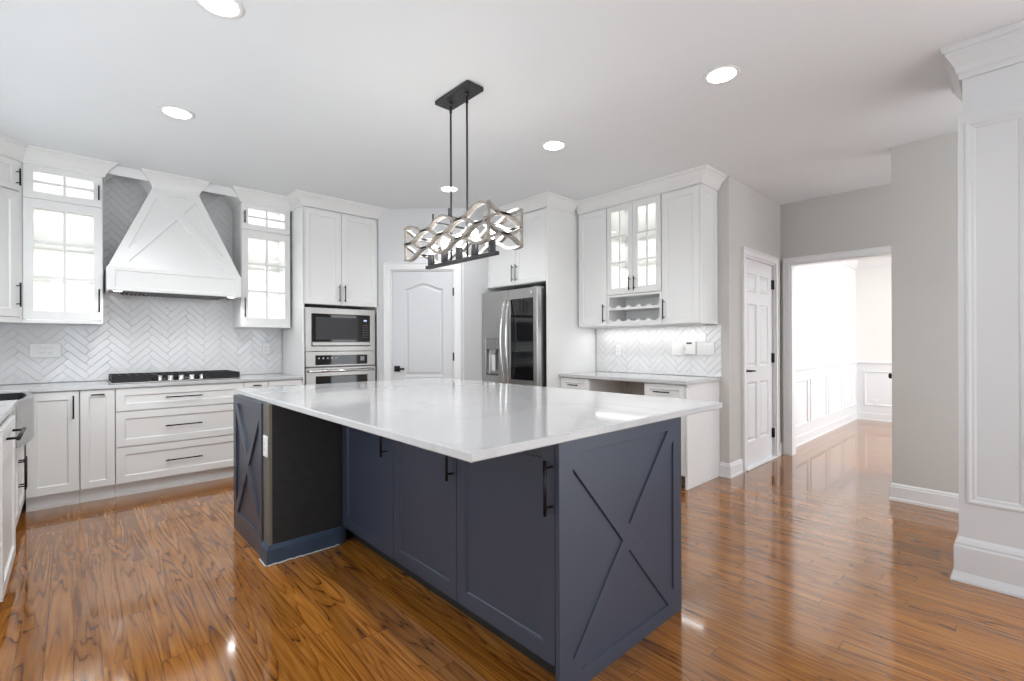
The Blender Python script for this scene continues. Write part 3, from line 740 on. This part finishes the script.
# cooktop --------------------------------------------------------------------
def cooktop():
    t = thing('gas_cooktop', 'stainless five knob gas cooktop with black grates', 'cooktop', (.688, 4.955, CT))
    wv = .462
    MB().box(-wv, wv, 0, .50, 0, .012).build('tray', STEEL, t, .004)
    for i in range(5):
        x = -.145 + i * .0775
        k = MB().lathe([(.026, 0), (.027, .006), (.022, .010), (.020, .038), (.016, .042)], (x, .045, .012), 20)
        k.box(x - .004, x + .004, .028, .062, .034, .042); k.build('knob', CHROME, t)
    for (x0, x1, y0) in ((-.455, -.165, .012), (-.160, .160, .095), (.165, .455, .012)):
        g = MB(); z1 = .062; b = .012
        for y in (y0, .485): g.box(x0, x1, y - b / 2, y + b / 2, .030, z1)
        for x in (x0 + b / 2, x1 - b / 2): g.box(x - b / 2, x + b / 2, y0, .485, .030, z1)
        for k in range(1, 5):
            x = x0 + (x1 - x0) * k / 5; g.box(x - .005, x + .005, y0, .485, .036, z1)
        for k in range(1, 4):
            y = y0 + (.485 - y0) * k / 4; g.box(x0, x1, y - .005, y + .005, .036, z1)
        for x in (x0 + .012, x1 - .012):
            for y in (y0 + .008, .477): g.box(x - .011, x + .011, y - .011, y + .011, .011, .034)
        if y0 < .05:   # solid raked front of the side grates
            sgn = 1 if x0 < 0 else -1; xa, xb_ = (x0, x1) if sgn > 0 else (x1, x0)
            g.relief([(xa, .014), (xb_ - sgn * .085, .014), (xb_, .048), (xb_, .064), (xa, .064)], [], y0 - .012, .010)
        g.build('grate', IRON, t)
    for x, y, r in ((-.31, .13, .036), (-.31, .36, .045), (0, .28, .055), (.31, .13, .045), (.31, .36, .036)):
        MB().lathe([(r + .01, 0), (r + .01, .006), (r, .010), (r, .018), (r * .6, .022)], (x, y, .012), 24).build('burner', IRON, t)
cooktop()

# ================================================================== FRIDGE WALL
FY0, FY1, FXF = 3.334, 4.218, 3.447
def fridge():
    W_ = FY1 - FY0; H_ = 1.80
    t = thing('refrigerator', 'stainless french door refrigerator with ice dispenser and dark glass panel', 'refrigerator', (FXF, FY1, 0), -90)
    MB().box(.004, W_ - .004, .075, .84, .02, H_ - .015).build('case', STEELD, t, .004)
    mid = W_ / 2 + .003
    zb = .70
    dl = MB().relief(rect(0, mid - .003, zb, H_), [rect(.068, .285, .862, 1.278)], 0, .068, ((.004, .006), (.012, .045))).build('door', STEELV, t, .008, 2)
    dr = MB().box(mid + .003, W_, 0, .068, zb, H_).build('door', STEELV, t, .008, 2)
    fd = MB().box(0, W_, 0, .068, .06, zb - .008).build('freezer_drawer', STEELV, t, .008, 2)
    # dispenser
    ds = thing_part('ice_dispenser', dl)
    m = MB().box(.074, .279, -.006, .040, 1.160, 1.272); m.build('control_block', STEEL, dl, .003)
    MB().relief([(.120, 1.165), (.24, 1.165), (.215, 1.10), (.150, 1.10)], [], .004, .035).build('chute', PLASTG, dl)
    MB().box(.155, .210, .012, .022, .92, 1.10, Matrix.Translation((0, 0, 0))).build('paddle', PLASTW, dl, .004)
    MB().box(.082, .271, .004, .042, .868, .885).build('drip_tray', STEELD, dl)
    # glass front panel on the right door
    MB().box(mid + .045, W_ - .058, -.004, .004, .84, 1.695).build('glass_panel', BLKGLASS, dr, .002)
    MB().lathe([(.013, 0), (.013, .002)], n=20, M=Matrix.Translation((W_ - .085, -.0005, 1.748)) @ Matrix.Rotation(R(90), 4, 'X')).build('badge', PLASTW, dr)
    for s, par in ((-1, dl), (1, dr)):
        x = mid + s * .034; pts = []
        for i in range(15):
            q = i / 14; pts.append((x + s * .010 * math.sin(math.pi * q), -.020 - .055 * math.sin(math.pi * q) ** .75, .785 + .90 * q))
        MB().tube(pts, 0, sec=[(.010 * math.cos(a * math.pi / 5), .014 * math.sin(a * math.pi / 5)) for a in range(10)], up=(0, -1, 0)).cyl((x, .002, .79), (x, -.022, .79), .010).cyl((x, .002, 1.68), (x, -.022, 1.68), .010).build('handle', CHROME, par)
    MB().tube([(.12, -.05, .62), (W_ / 2, -.065, .62), (W_ - .12, -.05, .62)], .012).cyl((.14, .002, .62), (.14, -.052, .62), .009).cyl((W_ - .14, .002, .62), (W_ - .14, -.052, .62), .009).build('handle', CHROME, fd)
    for x in (.05, W_ - .05): MB().box(x - .04, x + .04, .02, .12, H_ - .014, H_ + .008).build('hinge_cover', PLASTG, t, .004)
    MB().box(.02, W_ - .02, .06, .08, .0, .055).build('toe_grille', STEELD, t)
def thing_part(*a): return None
fridge()
t = thing('fridge_surround_cabinet', 'tall white cabinet surround with two doors above the fridge', 'cabinet', (3.55, 4.236, 0), -90)
wd = 4.236 - 3.288; dp = FW - 3.55 - .003
MB().box(wd - .02, wd, 0, dp, 0, CEIL - .002).build('side_panel', WHITE, t, .002)
MB().box(0, .004, 0, dp, 0, CEIL - .002).build('side_panel', WHITE, t)
MB().box(.004, wd - .02, .021, dp, 1.862, CEIL - .002).build('upper_box', WHITE, t)
shaker(t, .006, .468, 1.868, 2.605, h=('v', .440, 1.90, 2.08))
shaker(t, .472, wd - .022, 1.868, 2.605, h=('v', .500, 1.90, 2.08))
crown_part(t, [(0, .0), (wd, 0), (wd, .41)])

# desk wall cabinets -------------------------------------------------------
DXF = 4.02
def wall_cab(name, label, x0, x1):
    return thing(name, label, 'cabinet', (DXF, 3.27 - x0, 0), -90)
DD = FW - DXF - .003
wa = .374
t = wall_cab('wall_cabinet', 'white wall cabinet with one door next to the fridge surround', 0, wa)
MB().box(.0, wa, .021, DD, UB + .004, CEIL - .002).build('body', WHITE, t)
shaker(t, .004, wa - .004, UB + .008, 2.605, h=('v', wa - .032, 1.435, 1.62)); MB().box(0, wa, .004, .021, 2.61, CEIL - .05).build('top_rail', WHITE, t)
crown_part(t, [(.0, 0), (wa, 0)])
x0 = wa + .001; wg = .612
t = wall_cab('glass_wall_cabinet', 'white cabinet with two lit glass doors over a scalloped wine rack', x0, x0 + wg)
MB().open_box(0, wg, .021, DD, 1.722, CEIL - .06, .016).build('body', WHITE, t)
MB().box(0, wg, .004, .021, 2.61, CEIL - .05).build('top_rail', WHITE, t)
for i in range(2):
    a = .003 + i * .3035; q = a + .3
    glass_door(t, a, q, 1.712, 2.605, (a + .052, q - .052, 1.775, 2.552), 2, 3, ('v', q - .026 if i == 0 else a + .026, 1.74, 1.875), bar=.015)
for z in (2.03, 2.30): MB().box(.017, wg - .017, .06, DD - .018, z - .004, z + .004).build('glass_shelf', GLASS, t)
for z in (CEIL - .085, 2.285, 2.015): light_in(t, .06, wg - .06, .08, DD - .04, z)
rk = MB().open_box(0, wg, .004, DD, UB + .004, 1.708, .022).build('wine_rack_box', WHITE, t, .001)
def scallop(z0, z1, y, th):
    pts = [(.023, z0), (wg - .023, z0), (wg - .023, z1)]
    nsc = 5; wv = (wg - .046) / nsc
    for k in range(nsc - 1, -1, -1):
        c = .023 + (k + .5) * wv
        for i in range(9):
            a = math.pi * i / 8; pts.append((c + .043 * math.cos(a), z1 - .022 * math.sin(a)))
    pts.append((.023, z1)); return MB().relief(pts, [], y, th)
scallop(1.556, 1.598, .006, .018).box(.023, wg - .023, .024, DD - .03, 1.558, 1.568).build('rack_shelf', WHITE, rk)
scallop(UB + .027, 1.462, .006, .018).build('rack_lip', WHITE, rk)
scallop(1.556, 1.598, DD - .06, .018).build('rear_cradle', WHITE, rk); scallop(UB + .027, 1.462, DD - .06, .018).build('rear_cradle', WHITE, rk)
crown_part(t, [(0, 0), (wg, 0)])
x0 = wa + wg + .002; wr = 1.37 - x0
t = wall_cab('wall_cabinet', 'white wall cabinet with one door at the hall end', x0, 1.37)
MB().box(0, wr - .016, .021, DD, UB + .004, CEIL - .002).build('body', WHITE, t)
MB().box(0, wr, .004, .021, 2.61, CEIL - .05).build('top_rail', WHITE, t)
shaker(t, .004, wr - .018, UB + .008, 2.605, h=('v', .030, 1.44, 1.625))
Ms = Matrix.Translation((wr, 0, 0)) @ Matrix.Rotation(R(90), 4, 'Z')
MB().relief(rect(.002, DD, UB, 2.62), [rect(.06, DD - .06, UB + .06, 2.56)], 0, .016, ((0, .006),), M=Ms).build('side_panel', WHITE, t, .001)
crown_part(t, [(0, 0), (wr, 0), (wr, DD)])
# under-cabinet lamp
t = thing('under_cabinet_light', 'slim strip light under the desk wall cabinets', 'light', (DXF + .20, 2.585, UB + .003))
MB().box(-.02, .02, -.62, .62, -.010, 0).build('housing', PLASTW, t); 
lamp('strip_lamp', 'AREA', t, (0, 0, -.012), UNDERCAB_W, .03, 1.2, (1, .98, .96))

# desk base ----------------------------------------------------------------
BX = 3.735
t = thing('desk_cabinet', 'white desk drawer cabinet beside the fridge surround', 'cabinet', (BX, 3.285, 0), -90)
bd = FW - BX - .003
MB().box(0, .378, .021, bd, .10, .872).build('body', WHITE, t); MB().box(0, .378, .08, .10, 0, .10).build('toe_kick', WHITE, t)
shaker(t, .004, .374, .70, .866, .045, h=('h', 0, .13, .25, .80), name='drawer'); shaker(t, .004, .374, .112, .694)
t = thing('desk_cabinet', 'white desk drawer cabinet at the hall end with a solid side panel', 'cabinet', (BX, 2.295, 0), -90)
MB().box(0, .384, .021, bd, .10, .872).build('body', WHITE, t); MB().box(0, .384, .08, .10, 0, .10).build('toe_kick', mat('dark_toe', (.25, .2, .15), .6, noise=((9, 9, 9), .1)), t)
shaker(t, .004, .382, .70, .866, .045, h=('h', 0, .11, .26, .80), name='drawer'); shaker(t, .004, .382, .112, .694)
MB().box(.386, .408, -.002, bd, 0, .872).build('side_panel', WHITE, t, .002)
tag(MB().box(BX - .022, FW - .0105, 1.872, 3.2855, .8735, CT).build('countertop', QUARTZ, None, .003), 'white quartz desk counter between fridge surround and hall', 'countertop')
tag(MB().box(4.10, FW - .001, 2.30, 2.902, .80, .872).build('desk_apron', GREIGE, None), 'shadowed greige apron under the desk counter', 'apron') if False else None

# ================================================================== ISLAND
IX0, IX1, IY0, IY1 = 1.205, 2.045, 1.064, 3.585
def island():
    t = thing('kitchen_island', 'slate navy kitchen island with X braced end panels', 'island', (0, 0, 0))
    MB().box(IX0 + .021, IX1, IY0 + .02, IY1, .11, .8845).build('body', NAVY, t)
    MB().box(IX0 + .09, IX1 - .01, IY0 + .022, IY1 - .02, 0, .11).build('toe_kick', BLACKP, t)
    # X panel on the near end, runs to the floor
    q = [(IX0 + .072, .062), (IX1 - .072, .062), (IX1 - .072, .832), (IX0 + .072, .832)]
    MB().relief(rect(IX0 - .002, IX1, 0.0, .8845), x_pockets(q, (0,), .034), IY0, .019, ((0, .009),)).build('braced_end_panel', NAVY, t, .0015)
    # doors facing -X
    L = thing_empty('door_row', t) if False else None
    for y_l, y_r, hx in ((2.815, 2.198, 2.263), (2.194, 1.652, 1.675), (1.648, 1.086, 1.100)):
        Mx = Matrix.Translation((IX0, 0, 0)) @ Matrix.Rotation(R(-90), 4, 'Z')
        d = MB().relief(rect(-y_l, -y_r, .113, .880), [rect(-y_l + .06, -y_r - .06, .175, .82)], 0, .02, ((0, .005), (.006, .010)), M=Mx).build('door', NAVY, t, .0015)
        m = MB(); xx = IX0 - .034
        m.cyl((xx, hx, .634), (xx, hx, .822), .0065)
        for z in (.66, .796): m.cyl((IX0 + .0005, hx, z), (xx, hx, z), .005, 8)
        m.build('handle', BLACK, d)
    # support block under the overhang
    bx, by0, by1 = .800, 2.842, IY1
    MB().box(bx + .012, IX0 + .03, by0 + .004, by1, .0, .8845).build('support_block', NAVY, t)
    MB().box(bx + .002, IX0 - .0, by0, by0 + .006, .10, .8845).build('raw_side_panel', BLACKP, t)['label'] = 'bare black side panel'
    MB().box(bx - .002, bx + .014, by0 - .001, by0 + .105, .10, .8845).build('corner_post', RAWW, t)['label'] = 'unpainted wood corner strip'
    Mx = Matrix.Translation((bx - .012, 0, 0)) @ Matrix.Rotation(R(-90), 4, 'Z')
    y0, y1 = by0 + .108, by1
    q = [(-y1 + .06, .125), (-y0 - .05, .125), (-y0 - .05, .835), (-y1 + .06, .835)]
    MB().relief(rect(-y1, -y0, 0, .8845), x_pockets(q, (0,), .032), 0, .024, ((0, .012),), M=Mx).build('braced_block_panel', NAVY, t, .0015)
    MB().sweep([(IX0 - .002, by0), (bx - .002, by0), (bx - .002, by0 + .10)][::-1], [(0, 0), (.018, 0), (.018, .082), (.012, .092), (.006, .105), (0, .105)]).build('base_moulding', NAVYB, t)
    rnd = random.Random(4); pts = []
    for i in range(26):
        x = bx - .02 + (IX0 - bx) * i / 25; pts.append((x, by0 - .020 - rnd.random() * .007, .003 + rnd.random() * .004))
    MB().tube(pts, .0035, 6).build('caulk_bead', CAULK, t)
    pts = [(bx - .024 - rnd.random() * .005, by0 - .02 + .12 * i / 8, .004) for i in range(9)]
    MB().tube(pts, .0035, 6).build('caulk_bead', CAULK, t)
island()
tag(MB().box(.814, 2.447, 1.047, 3.668, .885, .915).build('countertop', QUARTZ, None, .004, ), 'large white veined quartz top on the navy island', 'countertop')

# ================================================================== PLATES AND DEVICES
def plate(name, label, cat, loc, rot, wd, ht, kind, gangs=1):
    t = thing(name, label, cat, loc, rot)
    MB().box(-wd / 2, wd / 2, -.006, 0, -ht / 2, ht / 2).build('cover_plate', PLASTW, t, .002)
    for g in range(gangs):
        x = (g - (gangs - 1) / 2) * .046 if gangs > 1 else 0
        if kind == 'rocker':
            MB().box(x - .016, x + .016, -.0095, -.0055, -.033, .033).build('rocker', PLASTW, t, .0015)
        elif kind == 'outlet':
            o = MB().box(x - .017, x + .017, -.0085, -.0055, -.034, .034).build('socket_face', PLASTW, t, .0015)
            s = MB()
            for z in (-.017, .017):
                for dx in (-.006, .006): s.box(x + dx - .0012, x + dx + .0012, -.0092, -.0084, z - .004, z + .004)
            s.build('slots', STEELD, o)
    return t
plate('outlet_plate', 'white double outlet plate on the tile left of the cooktop', 'outlet', (-.162, HW - .0090, 1.176), 0, .19, .115, 'outlet', 2)
plate('outlet_plate', 'small white outlet on the tile near the oven cabinet', 'outlet', (1.523, HW - .0090, 1.172), 0, .072, .115, 'outlet')
plate('outlet_plate', 'white outlet on the lit desk tile beside the fridge surround', 'outlet', (FW - .0090, 2.972, 1.148), -90, .072, .115, 'outlet')
plate('switch_plate', 'white three rocker switch plate on the desk tile near the hall', 'switch', (FW - .0090, 2.012, 1.168), -90, .165, .115, 'rocker', 3)
plate('blank_plate', 'small blank white plate above the switches on the desk tile', 'plate', (FW - .0090, 2.045, 1.268), -90, .078, .076, 'blank')
plate('switch_plate', 'white switch plate left of the white wall device on desk tile', 'switch', (FW - .0090, 2.292, 1.162), -90, .118, .115, 'rocker', 2)
plate('outlet_plate', 'white outlet on the corner strip of the navy island', 'outlet', (.7975, 2.893, .648), -90, .074, .118, 'outlet')
plate('outlet_plate', 'white outlet in the far dining room wainscot', 'outlet', (9.187, 1.562, .272), -90, .075, .118, 'outlet')
t = thing('wall_device', 'white boxy wall device with a dark display on the desk tile', 'thermostat', (FW - .0090, 2.160, 1.178), -90)
MB().box(-.058, .058, -.028, 0, -.066, .070).build('case', PLASTW, t, .006, 2)
MB().box(-.030, .026, -.0295, -.0275, .034, .050).build('display', SCREEN, t)
MB().box(-.046, -.040, -.0300, -.0275, -.034, .008).build('side_button', PLASTG, t)

# ================================================================== CEILING LIGHTS
SPOTS = [(.482, 2.423, 'round recessed ceiling light at the top edge nearest the sink', 60),
         (.505, 3.745, 'round recessed ceiling light in front of the hood', 48),
         (2.690, 1.150, 'round recessed ceiling light nearest the hall', 32),
         (2.700, 2.430, 'round recessed ceiling light between pendant and desk cabinets', 30),
         (2.700, 3.800, 'round recessed ceiling light near the pantry, behind the pendant rods', 28)]
for x, y, lab, watts in SPOTS:
    t = thing('recessed_light', lab, 'ceiling light', (x, y, CEIL))
    MB().lathe([(.074, -.0005), (.076, -.004), (.095, -.006), (.098, -.001)], n=32).build('trim_ring', TRIM, t)
    MB().lathe([(.001, -.0045), (.075, -.0045), (.075, -.0015)], n=32).build('lens', LENS, t)
    lamp('downlight', 'SPOT', t, (0, 0, -.02), watts * DOWNLIGHT_W, .07, col=(.97, .985, 1))

# ================================================================== PENDANT
def pendant():
    cx, cy = 1.72, 2.32
    t = thing('linear_pendant', 'wavy grey wood linear pendant with five bulbs hanging over the island', 'pendant light', (cx, cy, CEIL))
    MB().box(-.062, .062, -.165, .165, -.026, -.0005).build('canopy', PMETAL, t, .003)
    zt, zb = 1.946 - CEIL, 1.786 - CEIL
    zbar = 1.722 - CEIL
    for y in (-.082, .082):
        MB().cyl((0, y, -.024), (0, y, zbar + .012), .0062).lathe([(.013, -.044), (.013, -.024)], (0, y, 0), 12).cyl((0, y, -.085), (0, y, -.075), .009).build('rod', PMETAL, t)
    MB().box(-.017, .017, -.350, .350, zbar - .010, zbar + .010).build('socket_bar', PMETAL, t, .002)
    hx, hy = .120, .420; lam = .36
    # perimeter walk starting at near corner (-x, -y), along +y first
    per = [(-hx, -hy, 0), (-hx, hy, 2 * hy), (hx, hy, 2 * hy + 2 * hx), (hx, -hy, 4 * hy + 2 * hx), (-hx, -hy, 4 * hy + 4 * hx)]
    A = (zt - zb) / 6; zs = [zb, zb + (zt - zb) / 3, zb + 2 * (zt - zb) / 3, zt]
    sec = [(-.014, -.0068), (.014, -.0068), (.014, .0068), (-.014, .0068)]
    for k, z0 in enumerate(zs):
        sg = 1 if k % 2 else -1; mb = MB(); inn = MB()
        for e in range(4):
            (xa, ya, sa), (xb, yb, sb) = per[e], per[e + 1]; n = max(12, int((sb - sa) / lam * 20)); pts = []
            for i in range(n + 1):
                q = i / n; s = sa + (sb - sa) * q; amp = A
                pts.append((xa + (xb - xa) * q, ya + (yb - ya) * q, z0 + sg * amp * math.copysign(abs(math.cos(2 * math.pi * (s - .07) / lam)) ** .8, math.cos(2 * math.pi * (s - .07) / lam))))
            nx, ny = -(yb - ya), (xb - xa); l = math.hypot(nx, ny)
            mb.tube(pts, 0, sec=sec, up=(nx / l, ny / l, 0), smooth=False)
            inn.tube(pts, 0, sec=[(-.0175, -.0070), (-.0142, -.0070), (-.0142, .0070), (-.0175, .0070)], up=(nx / l, ny / l, 0), smooth=False)
        st = mb.build('wave_strand', PWOOD, t); inn.build('bulb_lit_inner_face', TRIM, st)  # white lining paints the bulbs' light onto the strands' inner faces
    for x in (-hx, hx):
        for y in (-hy, hy): MB().box(x - .007, x + .007, y - .007, y + .007, zb - A, zt + A).build('corner_post', PWOOD, t)
    for y in (-.082, .082):
        mb = MB().tube([(-hx - .012, y, zt + .052), (-hx - .012, y, zt + .012), (-hx + .02, y, zt + .004), (hx - .02, y, zt + .004), (hx + .012, y, zt + .012), (hx + .012, y, zt + .052)], .006)
        mb.build('cross_bracket', PMETAL, t)
    for i in range(5):
        y = -.305 + i * .1525
        s = MB().lathe([(.020, 0), (.022, .004), (.022, .066), (.019, .070)], (0, y, zbar + .010), 20).build('socket', PMETAL, t)
        MB().lathe([(.010, 0), (.012, .010), (.019, .040), (.022, .056), (.018, .074), (.008, .084), (.001, .086)], (0, y, zbar + .080), 20).build('bulb', BULB, s)
        lamp('bulb_lamp', 'POINT', t, (0, y, zbar + .14), PENDANT_W, .032, col=(1, .95, .88))
pendant()
bpy.context.view_layer.update()
